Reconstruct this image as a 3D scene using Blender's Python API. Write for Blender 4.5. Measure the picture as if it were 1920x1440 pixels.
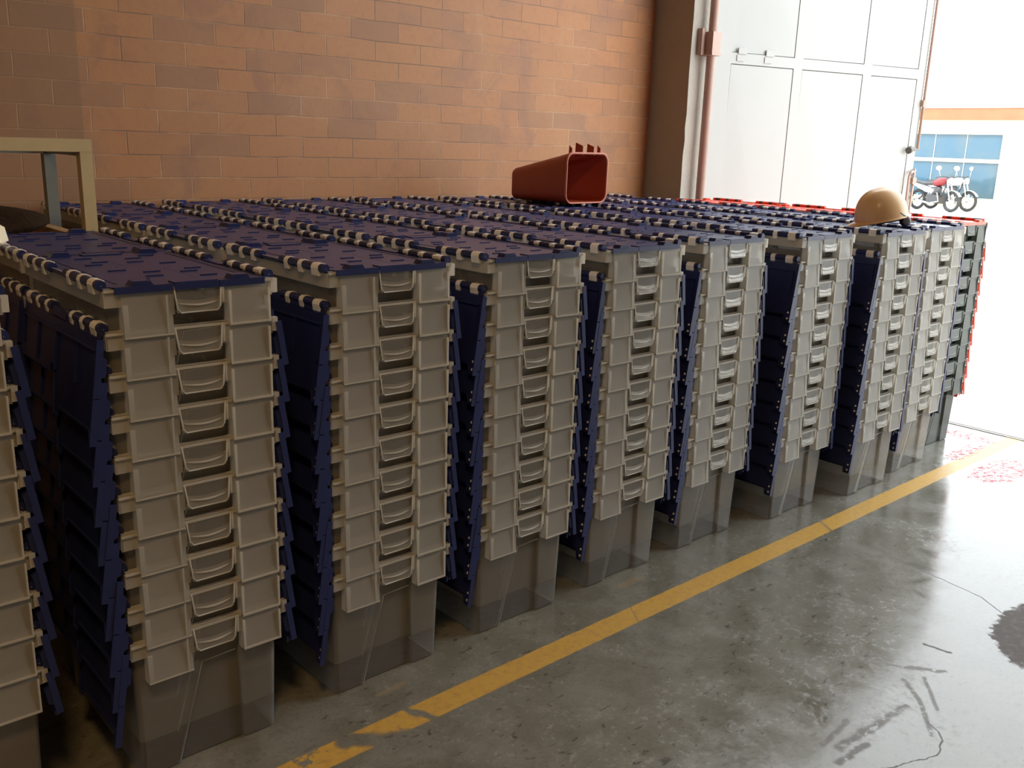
import bpy, math, random
from mathutils import Matrix, Vector
random.seed(7)
R = math.radians
col = bpy.context.scene.collection
scene = bpy.context.scene
for o in list(bpy.data.objects):
    bpy.data.objects.remove(o)

# ------------------------------------------------------------------ camera
FPX = 1745.17
CAM = Vector((-0.5446, -2.0514, 1.5653))
pit, yaw, rol = R(14.4899), R(41.9147), R(1.8923)
fwd = Vector((math.sin(yaw) * math.cos(pit), math.cos(yaw) * math.cos(pit), -math.sin(pit)))
rgt = Vector((math.cos(yaw), -math.sin(yaw), 0))
up_ = rgt.cross(fwd)
r2 = math.cos(rol) * rgt + math.sin(rol) * up_
u2 = -math.sin(rol) * rgt + math.cos(rol) * up_
cd = bpy.data.cameras.new('camera')
cd.sensor_width = 36
cd.lens = 36 * FPX / 1920
cd.clip_start = 0.05
cd.clip_end = 300
cam = bpy.data.objects.new('camera', cd)
M = Matrix((r2, u2, -fwd)).transposed().to_4x4()
M.translation = CAM
cam.matrix_world = M
col.objects.link(cam)
scene.camera = cam

# ------------------------------------------------------------------ view + light
scene.view_settings.view_transform = 'Standard'
scene.view_settings.look = 'None'
scene.view_settings.gamma = 1
scene.view_settings.use_curve_mapping = False
scene.view_settings.exposure = 0.0

w = bpy.data.worlds.new('overcast_sky')
scene.world = w
w.use_nodes = True
wn = w.node_tree.nodes
wn['Background'].inputs['Color'].default_value = (0.90, 0.96, 1.0, 1)
wn['Background'].inputs['Strength'].default_value = 5.4


def lamp(name, kind, loc, energy, color, rot=(0, 0, 0), **kw):
    ld = bpy.data.lights.new(name, kind)
    ld.energy = energy
    ld.color = color
    for k, v in kw.items():
        setattr(ld, k, v)
    o = bpy.data.objects.new(name, ld)
    o.location = loc
    o.rotation_euler = rot
    col.objects.link(o)
    return o


# hazy sun coming over the roof from behind the building (never reaches the inside directly)
sun = lamp('hazy_sun', 'SUN', (0, 0, 20), 2.5, (1, 0.95, 0.86), angle=R(3))
sun.rotation_euler = Vector((-0.55, -0.30, 0.78)).to_track_quat('Z', 'Y').to_euler()
# portal of the big doorway: only guides sampling of the sky
po = lamp('doorway_portal', 'AREA', (5.2, -0.117, 2.5), 1.0, (1, 1, 1), rot=(0, R(90), 0), shape='RECTANGLE', size=5.0, size_y=4.56)
po.data.cycles.is_portal = True
# warm fill lamps added above the frame, unseen, to tint the stack fronts
for i, (x, y, e) in enumerate([(-0.9, -2.4, 58), (2.6, -4.0, 8), (-4, -3, 22)]):
    lamp('warm_fill_lamp', 'AREA', (x, y, 4.4), e, (1.0, 0.60, 0.24), shape='DISK', size=0.6)

# ------------------------------------------------------------------ material helpers


def new_mat(name):
    m = bpy.data.materials.new(name)
    m.use_nodes = True
    nt = m.node_tree
    nt.nodes.clear()
    out = nt.nodes.new('ShaderNodeOutputMaterial')
    return m, nt, out


class G:
    """tiny node-graph helper"""

    def __init__(s, nt):
        s.nt = nt

    def n(s, t, **kw):
        x = s.nt.nodes.new(t)
        for k, v in kw.items():
            setattr(x, k, v)
        return x

    def l(s, a, b):
        s.nt.links.new(a, b)

    def _in(s, sock, v):
        if hasattr(v, 'is_output') or isinstance(v, bpy.types.NodeSocket):
            s.l(v, sock)
        else:
            sock.default_value = v

    def math(s, op, a, b=0.0, c=None, clamp=False):
        x = s.n('ShaderNodeMath', operation=op, use_clamp=clamp)
        s._in(x.inputs[0], a)
        s._in(x.inputs[1], b)
        if c is not None:
            s._in(x.inputs[2], c)
        return x.outputs[0]

    def mix(s, f, a, b):
        x = s.n('ShaderNodeMix', data_type='RGBA')
        s._in(x.inputs[0], f)
        s._in(x.inputs[6], a if hasattr(a, 'is_output') else (*a[:3], 1))
        s._in(x.inputs[7], b if hasattr(b, 'is_output') else (*b[:3], 1))
        return x.outputs[2]

    def ramp(s, v, lo, hi):
        x = s.n('ShaderNodeMapRange', interpolation_type='SMOOTHSTEP')
        s._in(x.inputs[0], v)
        x.inputs[1].default_value = lo
        x.inputs[2].default_value = hi
        return x.outputs[0]

    def noise(s, vec, scale, detail=4, rough=0.6, dist=0.0):
        x = s.n('ShaderNodeTexNoise')
        s.l(vec, x.inputs['Vector'])
        x.inputs['Scale'].default_value = scale
        x.inputs['Detail'].default_value = detail
        x.inputs['Roughness'].default_value = rough
        x.inputs['Distortion'].default_value = dist
        return x.outputs[0]

    def coords(s):
        g = s.n('ShaderNodeNewGeometry')
        sp = s.n('ShaderNodeSeparateXYZ')
        s.l(g.outputs['Position'], sp.inputs[0])
        return g.outputs['Position'], sp.outputs[0], sp.outputs[1], sp.outputs[2]

    def objco(s):
        t = s.n('ShaderNodeTexCoord')
        return t.outputs['Object']

    def bump(s, h, strength, dist=0.01):
        b = s.n('ShaderNodeBump')
        b.inputs['Strength'].default_value = strength
        b.inputs['Distance'].default_value = dist
        s.l(h, b.inputs['Height'])
        return b.outputs[0]

    def principled(s, color, rough, normal=None, **kw):
        p = s.n('ShaderNodeBsdfPrincipled')
        s._in(p.inputs['Base Color'], color if hasattr(color, 'is_output') else (*color[:3], 1))
        s._in(p.inputs['Roughness'], rough)
        for k, v in kw.items():
            s._in(p.inputs[k], v)
        if normal is not None:
            s.l(normal, p.inputs['Normal'])
        return p.outputs[0]


def simple(name, color, rough=0.5, var=0.12, scale=12.0, bump=0.0, **kw):
    m, nt, out = new_mat(name)
    g = G(nt)
    co = g.objco()
    f = g.noise(co, scale, 4)
    dark = tuple(c * (1 - var) for c in color)
    lite = tuple(min(1, c * (1 + var)) for c in color)
    c = g.mix(f, dark, lite)
    nrm = g.bump(g.noise(co, scale * 4, 3), bump) if bump else None
    g.l(g.principled(c, rough, nrm, **kw), out.inputs[0])
    return m


def plastic_clear(name, color, alpha, trans=0.45, rough=0.22, tint=(0.93, 0.92, 0.89)):
    """frosted polypropylene: part diffuses, part lets light through"""
    m, nt, out = new_mat(name)
    g = G(nt)
    co = g.objco()
    f = g.noise(co, 9, 3)
    c = g.mix(f, tuple(x * 0.93 for x in color), color)
    d = g.n('ShaderNodeBsdfDiffuse')
    g.l(c, d.inputs[0])
    t = g.n('ShaderNodeBsdfTranslucent')
    g.l(c, t.inputs[0])
    mx = g.n('ShaderNodeMixShader')
    mx.inputs[0].default_value = trans
    g.l(d.outputs[0], mx.inputs[1])
    g.l(t.outputs[0], mx.inputs[2])
    tp = g.n('ShaderNodeBsdfTransparent')
    tp.inputs[0].default_value = (*tint, 1)
    m2 = g.n('ShaderNodeMixShader')
    m2.inputs[0].default_value = alpha
    g.l(tp.outputs[0], m2.inputs[1])
    g.l(mx.outputs[0], m2.inputs[2])
    gl = g.n('ShaderNodeBsdfGlossy')
    gl.inputs['Roughness'].default_value = rough
    fr = g.n('ShaderNodeLayerWeight')
    fr.inputs[0].default_value = 0.28
    fm = g.math('MULTIPLY_ADD', fr.outputs['Fresnel'], 0.55, 0.01)
    m3 = g.n('ShaderNodeMixShader')
    g.l(fm, m3.inputs[0])
    g.l(m2.outputs[0], m3.inputs[1])
    g.l(gl.outputs[0], m3.inputs[2])
    g.l(m3.outputs[0], out.inputs[0])
    return m


MT = {}
MT['sheet'] = plastic_clear('frosted_clear_plastic', (0.88, 0.85, 0.79), 0.52)
MT['wall'] = plastic_clear('frosted_clear_plastic_wall', (0.86, 0.83, 0.77), 0.25, tint=(0.90, 0.89, 0.86))
MT['thick'] = plastic_clear('frosted_clear_plastic_thick', (0.90, 0.87, 0.80), 0.74)
MT['lug'] = simple('white_hinge_plastic', (0.93, 0.92, 0.90), 0.3, 0.03)
MT['gsheet'] = plastic_clear('grey_plastic', (0.20, 0.22, 0.20), 0.92)
MT['gwall'] = plastic_clear('grey_plastic_wall', (0.20, 0.22, 0.20), 0.90)
MT['gthick'] = plastic_clear('grey_plastic_thick', (0.30, 0.33, 0.30), 0.97)
MT['glug'] = simple('dark_grey_hinge_plastic', (0.06, 0.055, 0.05), 0.4)
MT['blue'] = simple('navy_blue_lid_plastic', (0.021, 0.030, 0.115), 0.36, 0.25, 20, 0.03, **{'Specular IOR Level': 0.36})
MT['red'] = simple('red_lid_plastic', (0.78, 0.07, 0.03), 0.3, 0.12)

# ------------------------------------------------------------------ mesh builder


class MB:
    def __init__(s):
        s.v, s.f, s.m, s.sm = [], [], [], []

    def face(s, pts, m=0, smooth=False):
        i = len(s.v)
        s.v += [tuple(p) for p in pts]
        s.f.append(tuple(range(i, i + len(pts))))
        s.m.append(m)
        s.sm.append(smooth)

    def box(s, x0, x1, y0, y1, z0, z1, m=0, T=None):
        i = len(s.v)
        p = [(x, y, z) for z in (z0, z1) for y in (y0, y1) for x in (x0, x1)]
        if T:
            p = [tuple(T @ Vector(q)) for q in p]
        s.v += p
        for f in ((0, 2, 3, 1), (4, 5, 7, 6), (0, 1, 5, 4), (2, 6, 7, 3), (0, 4, 6, 2), (1, 3, 7, 5)):
            s.f.append(tuple(i + k for k in f))
            s.m.append(m)
            s.sm.append(False)

    def loft(s, rings, m=0, smooth=True, cap0=False, cap1=False, closed=True):
        n = len(rings[0])
        i = len(s.v)
        for r in rings:
            s.v += [tuple(p) for p in r]
        for a in range(len(rings) - 1):
            for k in range(n if closed else n - 1):
                k2 = (k + 1) % n
                s.f.append((i + a * n + k, i + a * n + k2, i + (a + 1) * n + k2, i + (a + 1) * n + k))
                s.m.append(m)
                s.sm.append(smooth)
        if cap0:
            s.f.append(tuple(i + k for k in reversed(range(n))))
            s.m.append(m)
            s.sm.append(False)
        if cap1:
            s.f.append(tuple(i + (len(rings) - 1) * n + k for k in range(n)))
            s.m.append(m)
            s.sm.append(False)

    def tube(s, pts, r, m=0, n=8, cap=True):
        pts = [Vector(p) for p in pts]
        rings = []
        ref = Vector((0, 0, 1))
        for k, p in enumerate(pts):
            d = (pts[min(k + 1, len(pts) - 1)] - pts[max(k - 1, 0)]).normalized()
            a = ref if abs(d.dot(ref)) < 0.9 else Vector((0, 1, 0))
            u = d.cross(a).normalized()
            v = d.cross(u).normalized()
            rr = r[k] if isinstance(r, (list, tuple)) else r
            rings.append([p + rr * (math.cos(t) * u + math.sin(t) * v) for t in (2 * math.pi * j / n for j in range(n))])
        s.loft(rings, m, True, cap, cap)

    def poly(s, pts, axis, a0, a1, m=0):
        """prism: pts in the 2 other axes, extruded along axis from a0 to a1"""
        def mk(p, a):
            if axis == 'x':
                return (a, p[0], p[1])
            if axis == 'y':
                return (p[0], a, p[1])
            return (p[0], p[1], a)
        s.loft([[mk(p, a0) for p in pts], [mk(p, a1) for p in pts]], m, False, True, True)

    def mesh(s, name, mats):
        me = bpy.data.meshes.new(name)
        me.from_pydata(s.v, [], s.f)
        me.polygons.foreach_set('material_index', s.m)
        me.polygons.foreach_set('use_smooth', s.sm)
        for mt in mats:
            me.materials.append(mt)
        me.update()
        import bmesh
        b = bmesh.new()
        b.from_mesh(me)
        bmesh.ops.remove_doubles(b, verts=b.verts, dist=1e-5)
        bmesh.ops.recalc_face_normals(b, faces=b.faces)
        b.to_mesh(me)
        b.free()
        return me

    def build(s, name, mats, parent=None, loc=(0, 0, 0)):
        if not isinstance(mats, (list, tuple)):
            mats = [mats]
        o = bpy.data.objects.new(name, s.mesh(name, mats))
        o.location = loc
        col.objects.link(o)
        if parent:
            o.parent = parent
        return o


def tag(o, label=None, cat=None, group=None, kind=None):
    if label:
        o['label'] = label
    if cat:
        o['category'] = cat
    if group:
        o['group'] = group
    if kind:
        o['kind'] = kind
    return o


def empty(name, loc, rz=0.0, label=None, cat=None, group=None):
    o = bpy.data.objects.new(name, None)
    o.empty_display_size = 0.1
    o.location = loc
    o.rotation_euler = (0, 0, rz)
    col.objects.link(o)
    return tag(o, label, cat, group)


def rrect(cx, cy, hx, hy, r, n=4):
    pts = []
    for (sx, sy, a0) in ((1, 1, 0), (-1, 1, 90), (-1, -1, 180), (1, -1, 270)):
        for k in range(n + 1):
            a = R(a0 + 90 * k / n)
            pts.append((cx + sx * (hx - r) + r * math.cos(a), cy + sy * (hy - r) + r * math.sin(a)))
    return pts


# ------------------------------------------------------------------ floor material
def seg_mask(g, x, y, a, b, wdt, soft):
    """1 inside a capsule from a to b"""
    ax, ay = a
    dx, dy = b[0] - ax, b[1] - ay
    L2 = dx * dx + dy * dy + 1e-9
    px = g.math('SUBTRACT', x, ax)
    py = g.math('SUBTRACT', y, ay)
    t = g.math('MULTIPLY_ADD', px, dx / L2, g.math('MULTIPLY', py, dy / L2), clamp=True)
    ex = g.math('SUBTRACT', px, g.math('MULTIPLY', t, dx))
    ey = g.math('SUBTRACT', py, g.math('MULTIPLY', t, dy))
    d = g.math('SQRT', g.math('ADD', g.math('MULTIPLY', ex, ex), g.math('MULTIPLY', ey, ey)))
    return g.math('SUBTRACT', 1.0, g.ramp(d, wdt - soft, wdt + soft))


def blob(g, x, y, cx, cy, rx, ry, nz, amt=0.5):
    ex = g.math('DIVIDE', g.math('SUBTRACT', x, cx), rx)
    ey = g.math('DIVIDE', g.math('SUBTRACT', y, cy), ry)
    d = g.math('SQRT', g.math('ADD', g.math('MULTIPLY', ex, ex), g.math('MULTIPLY', ey, ey)))
    d = g.math('MULTIPLY_ADD', nz, amt, d)
    return g.math('SUBTRACT', 1.0, g.ramp(d, 0.95 + amt * 0.5, 1.05 + amt * 0.5))


def floor_material():
    m, nt, out = new_mat('worn_painted_concrete')
    g = G(nt)
    P, x0, y0, z0 = g.coords()
    nbig = g.noise(P, 1.3, 5, 0.6, 0.3)
    nmid = g.noise(P, 6, 6, 0.65, 0.4)
    nfin = g.noise(P, 38, 5, 0.7, 0.2)
    nwob = g.noise(P, 14, 3)
    wob = g.math('MULTIPLY', g.math('SUBTRACT', nwob, 0.5), 0.035)
    x = g.math('ADD', x0, wob)
    y = g.math('ADD', y0, wob)
    base = g.mix(nbig, (0.125, 0.118, 0.088), (0.200, 0.192, 0.160))
    base = g.mix(g.ramp(nmid, 0.35, 0.7), base, (0.235, 0.23, 0.20))
    base = g.mix(g.math('MULTIPLY', g.ramp(nfin, 0.45, 0.75), 0.35), base, (0.27, 0.25, 0.215))
    base = g.mix(g.math('MULTIPLY', g.ramp(g.noise(P, 90, 3, 0.7), 0.5, 0.72), 0.35), base, (0.07, 0.065, 0.05))
    # small dark specks, elongated
    mp = g.n('ShaderNodeMapping')
    g.l(P, mp.inputs[0])
    mp.inputs['Rotation'].default_value = (0, 0, R(35))
    mp.inputs['Scale'].default_value = (1, 2.2, 1)
    sp = g.noise(mp.outputs[0], 22, 3, 0.6, 0.5)
    spk = g.math('MULTIPLY', g.ramp(sp, 0.61, 0.68), g.ramp(nbig, 0.35, 0.6))
    base = g.mix(g.math('MULTIPLY', spk, 0.8), base, (0.05, 0.045, 0.035))
    # pale scuffed dirt patches near the stacks
    p1 = g.math('MULTIPLY', blob(g, x, y, 1.92, 0.0, 0.15, 0.035, g.math('ADD', nmid, nfin), 0.9), 0.45)
    p2 = g.math('MULTIPLY', blob(g, x, y, 0.84, -0.03, 0.10, 0.025, g.math('ADD', nmid, nfin), 0.9), 0.45)
    base = g.mix(g.math('MAXIMUM', p1, p2), base, (0.34, 0.25, 0.15))
    # brown patch where the paint came off
    br = blob(g, x, y, 2.80, -1.28, 0.36, 0.30, g.math('ADD', g.math('MULTIPLY', nfin, 0.55), g.math('MULTIPLY', nmid, 0.5)), 0.5)
    base = g.mix(br, base, g.mix(g.ramp(nfin, 0.45, 0.7), (0.07, 0.052, 0.042), (0.13, 0.10, 0.085)))
    # yellow line
    d = g.math('ABSOLUTE', g.math('ADD', g.math('MULTIPLY_ADD', x0, -0.006, g.math('ADD', y0, g.math('MULTIPLY', wob, 0.25))), 0.186))
    line = g.math('SUBTRACT', 1.0, g.ramp(d, 0.041, 0.047))
    wear = g.math('ADD', g.math('MULTIPLY', nmid, 0.6), g.math('MULTIPLY', nfin, 0.4))
    left = g.math('SUBTRACT', 1.0, g.ramp(x0, 0.55, 1.1))
    lim = g.math('MULTIPLY_ADD', left, -0.10, 0.66)
    keep = g.math('SUBTRACT', 1.0, g.ramp(g.math('SUBTRACT', wear, lim), -0.015, 0.03))
    gap = g.math('MAXIMUM', seg_mask(g, x, y, (0.60, -0.16), (0.74, -0.25), 0.03, 0.01),
                 seg_mask(g, x, y, (1.78, -0.12), (1.70, -0.24), 0.0015, 0.002))
    gap = g.math('MAXIMUM', gap, seg_mask(g, x, y, (0.80, -0.12), (0.86, -0.25), 0.01, 0.006))
    gap = g.math('MAXIMUM', gap, seg_mask(g, x, y, (3.05, -0.10), (2.95, -0.25), 0.003, 0.012))
    line = g.math('MULTIPLY', g.math('MULTIPLY', line, keep), g.math('SUBTRACT', 1.0, gap))
    yel = g.mix(g.ramp(nfin, 0.4, 0.75), (0.62, 0.37, 0.075), (0.48, 0.27, 0.07))
    base = g.mix(line, base, yel)
    # red paint remains by the doorway
    rr = blob(g, x, y, 4.42, -0.34, 0.26, 0.11, nmid, 1.0)
    rr = g.math('MAXIMUM', rr, blob(g, x, y, 4.58, -0.09, 0.22, 0.05, nmid, 1.0))
    rr = g.math('MAXIMUM', rr, blob(g, x, y, 4.90, 0.05, 0.07, 0.16, nmid, 1.0))
    rr = g.math('MULTIPLY', rr, g.ramp(nfin, 0.46, 0.56))
    base = g.mix(g.math('MULTIPLY', rr, 0.9), base, (0.42, 0.02, 0.035))
    # scratches and skid marks
    sc = None
    for a, b, wd in [((2.115, -0.845), (2.16, -0.929), .008), ((2.16, -0.929), (2.24, -1.032), .009),
                     ((2.092, -0.971), (2.018, -1.057), .010), ((2.018, -1.057), (1.878, -1.159), .009),
                     ((2.157, -1.004), (2.017, -1.109), .008), ((1.959, -1.045), (1.797, -1.031), .013),
                     ((1.797, -1.031), (1.62, -1.02), .016), ((1.70, -1.06), (1.56, -1.05), .012),
                     ((1.75, -0.97), (1.60, -0.98), .012)]:
        s_ = seg_mask(g, x, y, a, b, wd, wd * 0.7)
        sc = s_ if sc is None else g.math('MAXIMUM', sc, s_)
    sc = g.math('MULTIPLY', sc, g.math('MULTIPLY', g.ramp(nfin, 0.3, 0.5), 0.85))
    base = g.mix(sc, base, (0.10, 0.085, 0.06))
    cr = seg_mask(g, x, y, (2.356, -0.911), (2.371, -0.991), .007, .004)
    for a, b in [((1.50, -1.10), (1.691, -1.162)), ((1.691, -1.162), (1.803, -1.204)), ((1.803, -1.204), (1.877, -1.189)),
                 ((1.877, -1.189), (1.912, -1.161)), ((1.912, -1.161), (1.93, -1.12)), ((2.914, -0.50), (2.89, -0.746)),
                 ((2.89, -0.746), (2.861, -0.887)), ((2.861, -0.887), (2.795, -0.988))]:
        cr = g.math('MAXIMUM', cr, seg_mask(g, x, y, a, b, .0028, .002))
    base = g.mix(g.math('MULTIPLY', cr, 0.85), base, (0.035, 0.03, 0.028))
    rough = g.math('ADD', g.math('MULTIPLY_ADD', g.ramp(nmid, 0.3, 0.7), 0.15, 0.10), g.math('MULTIPLY', g.ramp(nfin, 0.48, 0.62), g.math('MULTIPLY', g.ramp(nbig, 0.4, 0.6), 0.14)))
    rough = g.math('MAXIMUM', rough, g.math('MULTIPLY', br, 0.75))
    rough = g.math('MAXIMUM', rough, g.math('MULTIPLY', line, 0.42))
    rough = g.math('MAXIMUM', rough, g.math('MULTIPLY', g.math('MAXIMUM', g.math('MAXIMUM', sc, cr), rr), 0.6))
    h = g.math('ADD', g.math('MULTIPLY', nmid, 0.6), g.math('MULTIPLY', nfin, 0.25))
    g.l(g.principled(base, rough, g.bump(h, 0.06, 0.010), **{'IOR': 1.54}), out.inputs[0])
    return m


def brick_material():
    m, nt, out = new_mat('orange_clay_brick')
    g = G(nt)
    P, x, y, z = g.coords()
    cb = g.n('ShaderNodeCombineXYZ')
    wx = g.math('MULTIPLY', g.math('SUBTRACT', g.noise(P, 5, 2), 0.5), 0.012)
    wz = g.math('MULTIPLY', g.math('SUBTRACT', g.noise(P, 3.1, 2), 0.5), 0.014)
    g.l(g.math('ADD', g.math('SUBTRACT', x, 0.012), wx), cb.inputs[0])
    g.l(g.math('ADD', g.math('ADD', z, 0.0065), wz), cb.inputs[1])
    b = g.n('ShaderNodeTexBrick', offset=0.5, offset_frequency=2)
    g.l(cb.outputs[0], b.inputs['Vector'])
    b.inputs['Scale'].default_value = 1
    b.inputs['Brick Width'].default_value = 0.305
    b.inputs['Row Height'].default_value = 0.1045
    b.inputs['Mortar Size'].default_value = 0.0035
    b.inputs['Mortar Smooth'].default_value = 0.5
    b.inputs['Bias'].default_value = -0.45
    b.inputs['Color1'].default_value = (0.47, 0.205, 0.078, 1)
    b.inputs['Color2'].default_value = (0.27, 0.145, 0.085, 1)
    n1 = g.noise(P, 1.6, 5, 0.6, 0.5)
    n2 = g.noise(P, 26, 5, 0.7)
    mort = g.mix(g.ramp(n1, 0.42, 0.60), (0.26, 0.14, 0.08), (0.54, 0.31, 0.17))
    g.l(mort, b.inputs['Mortar'])
    c = b.outputs['Color']
    c = g.mix(g.math('MULTIPLY', g.ramp(n1, 0.45, 0.75), 0.35), c, (0.52, 0.285, 0.135))
    c = g.mix(g.math('MULTIPLY', g.ramp(n2, 0.45, 0.8), 0.45), c, (0.34, 0.13, 0.055))
    # the stretch of greyer bricks at the left end of the wall
    n3 = g.noise(P, 2.6, 4, 0.6, 1.0)
    c = g.mix(g.math('MULTIPLY', g.ramp(n3, 0.50, 0.72), 0.5), c, (0.28, 0.135, 0.085))
    old = g.math('MULTIPLY', g.math('SUBTRACT', 1.0, g.ramp(x, 0.885, 0.895)), 0.55)
    c = g.mix(old, c, (0.24, 0.135, 0.07))
    h = g.math('ADD', g.math('MULTIPLY', b.outputs['Fac'], -1.0), g.math('MULTIPLY', n2, 0.35))
    g.l(g.principled(c, 0.62, g.bump(h, 0.35, 0.006)), out.inputs[0])
    return m


MT['floor'] = floor_material()
MT['brick'] = brick_material()
MT['taupe'] = simple('taupe_painted_plaster', (0.37, 0.33, 0.25), 0.8, 0.12, 5, 0.2)
MT['plaster'] = simple('rough_grey_plaster', (0.46, 0.42, 0.36), 0.9, 0.12, 9, 0.5)
MT['ceil'] = simple('sooty_ceiling', (0.30, 0.27, 0.23), 0.9)
MT['hall'] = simple('hall_wall_paint', (0.34, 0.27, 0.19), 0.8)
MT['door_white'] = simple('white_door_paint', (0.47, 0.48, 0.455), 0.45, 0.03, 3)
MT['dark_gap'] = simple('dark_seam', (0.10, 0.09, 0.085), 0.8)
MT['post'] = simple('brown_primer_paint', (0.46, 0.31, 0.25), 0.5, 0.1)
MT['steel'] = simple('dark_steel', (0.12, 0.11, 0.10), 0.35, 0.2, Metallic=0.8)
MT['yard'] = simple('pale_concrete_yard', (0.62, 0.59, 0.54), 0.8, 0.12, 1.2)

# ------------------------------------------------------------------ setting
YW, XR, XO = 2.50, 4.77, 5.10
DY0, DY1, DZ = -2.4, 2.165, 5.0


def struct(name, mb, mat):
    o = mb.build(name, mat)
    o['kind'] = 'structure'
    return o


mb = MB()
mb.box(-9, XO, -9, YW + 0.3, -0.2, 0)
struct('floor', mb, MT['floor'])
mb = MB()
mb.box(XO, 75, -40, 60, -0.2, -0.002)
struct('ground', mb, MT['yard'])
mb = MB()
mb.box(-9, XR, YW, YW + 0.3, 0, 6)
struct('wall_back', mb, MT['brick'])
# right wall: pier between brick wall and doorway, strip over the doorway, far part
mb = MB()
zs = [k * 0.09 for k in range(68)]
random.seed(3)
edge = [(XR + random.uniform(-0.004, 0.006), DY1 + random.uniform(-0.002, 0.002), z) for z in zs]
for k in range(len(zs) - 1):
    a, b = edge[k], edge[k + 1]
    mb.face([(XR, YW + .3, a[2]), a, b, (XR, YW + .3, b[2])], 0)
    mb.face([a, (XO, DY1, a[2]), (XO, DY1, b[2]), b], 1)
    mb.face([(XO, DY1, a[2]), (XO, YW + .3, a[2]), (XO, YW + .3, b[2]), (XO, DY1, b[2])], 1)
mb.box(XR, XO, DY0, DY1, DZ, 6, 0)
mb.box(XR, XO, -9, DY0, 0, 6, 0)
struct('wall_right', mb, [MT['taupe'], MT['plaster']])
mb = MB()
mb.box(-9.3, -9, -9, YW + .3, 0, 6)
struct('wall_left', mb, MT['hall'])
mb = MB()
mb.box(-9, XO, -9.3, -9, 0, 6)
struct('wall_front', mb, MT['hall'])
mb = MB()
mb.box(-9.3, XO, -9.3, YW + .3, 6, 6.2)
struct('ceiling', mb, MT['ceil'])
# steel track of the sliding gate let into the threshold
mb = MB()
mb.box(5.083, 5.090, -8.9, 2.15, -0.01, 0.003)
mb.box(5.116, 5.123, -8.9, 2.15, -0.01, 0.003)
mb.box(5.090, 5.116, -8.9, 2.15, -0.01, 0.0005, 1)
struct('trim_1', mb, [MT['steel'], MT['yard']])

# ------------------------------------------------------------------ tote parts
TH, PITCH, TW, TL = 0.3925, 0.0945, 0.40, 0.60
HX, HY = TW / 2, TL / 2          # mesh coordinates are centred: X-HX, Y-HY


def both_ends(fn, mb):
    """run fn once for the front end and once turned half round for the back end"""
    fn(lambda x, y, z: (x - HX, y - HY, z), mb)
    fn(lambda x, y, z: (HX - x, HY - y, z), mb)


def pbox(mb, T, x0, x1, y0, y1, z0, z1, m):
    a = T(x0, y0, z0)
    b = T(x1, y1, z1)
    mb.box(min(a[0], b[0]), max(a[0], b[0]), min(a[1], b[1]), max(a[1], b[1]), z0, z1, m)


def wall_ring(z, hx, hy, rec, xl, xr):
    """outline of the tapering wall; the ends carry a shallow trapezoid recess"""
    r = 0.012
    pts = []

    def corner(sx, sy, a0):
        for k in range(4):
            a = R(a0 + 30 * k)
            pts.append((sx * (hx - r) + r * math.cos(a), sy * (hy - r) + r * math.sin(a), z))
    corner(1, 1, 0)
    for (a, d) in ((-(xl - 0.003), 0), (-xl, rec), (-xr, rec), (-(xr + 0.003), 0)):
        pts.append((a, hy - d, z))
    corner(-1, 1, 90)
    corner(-1, -1, 180)
    for (a, d) in ((xl - 0.003, 0), (xl, rec), (xr, rec), (xr + 0.003, 0)):
        pts.append((a, -hy + d, z))
    corner(1, -1, 270)
    return pts


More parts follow.
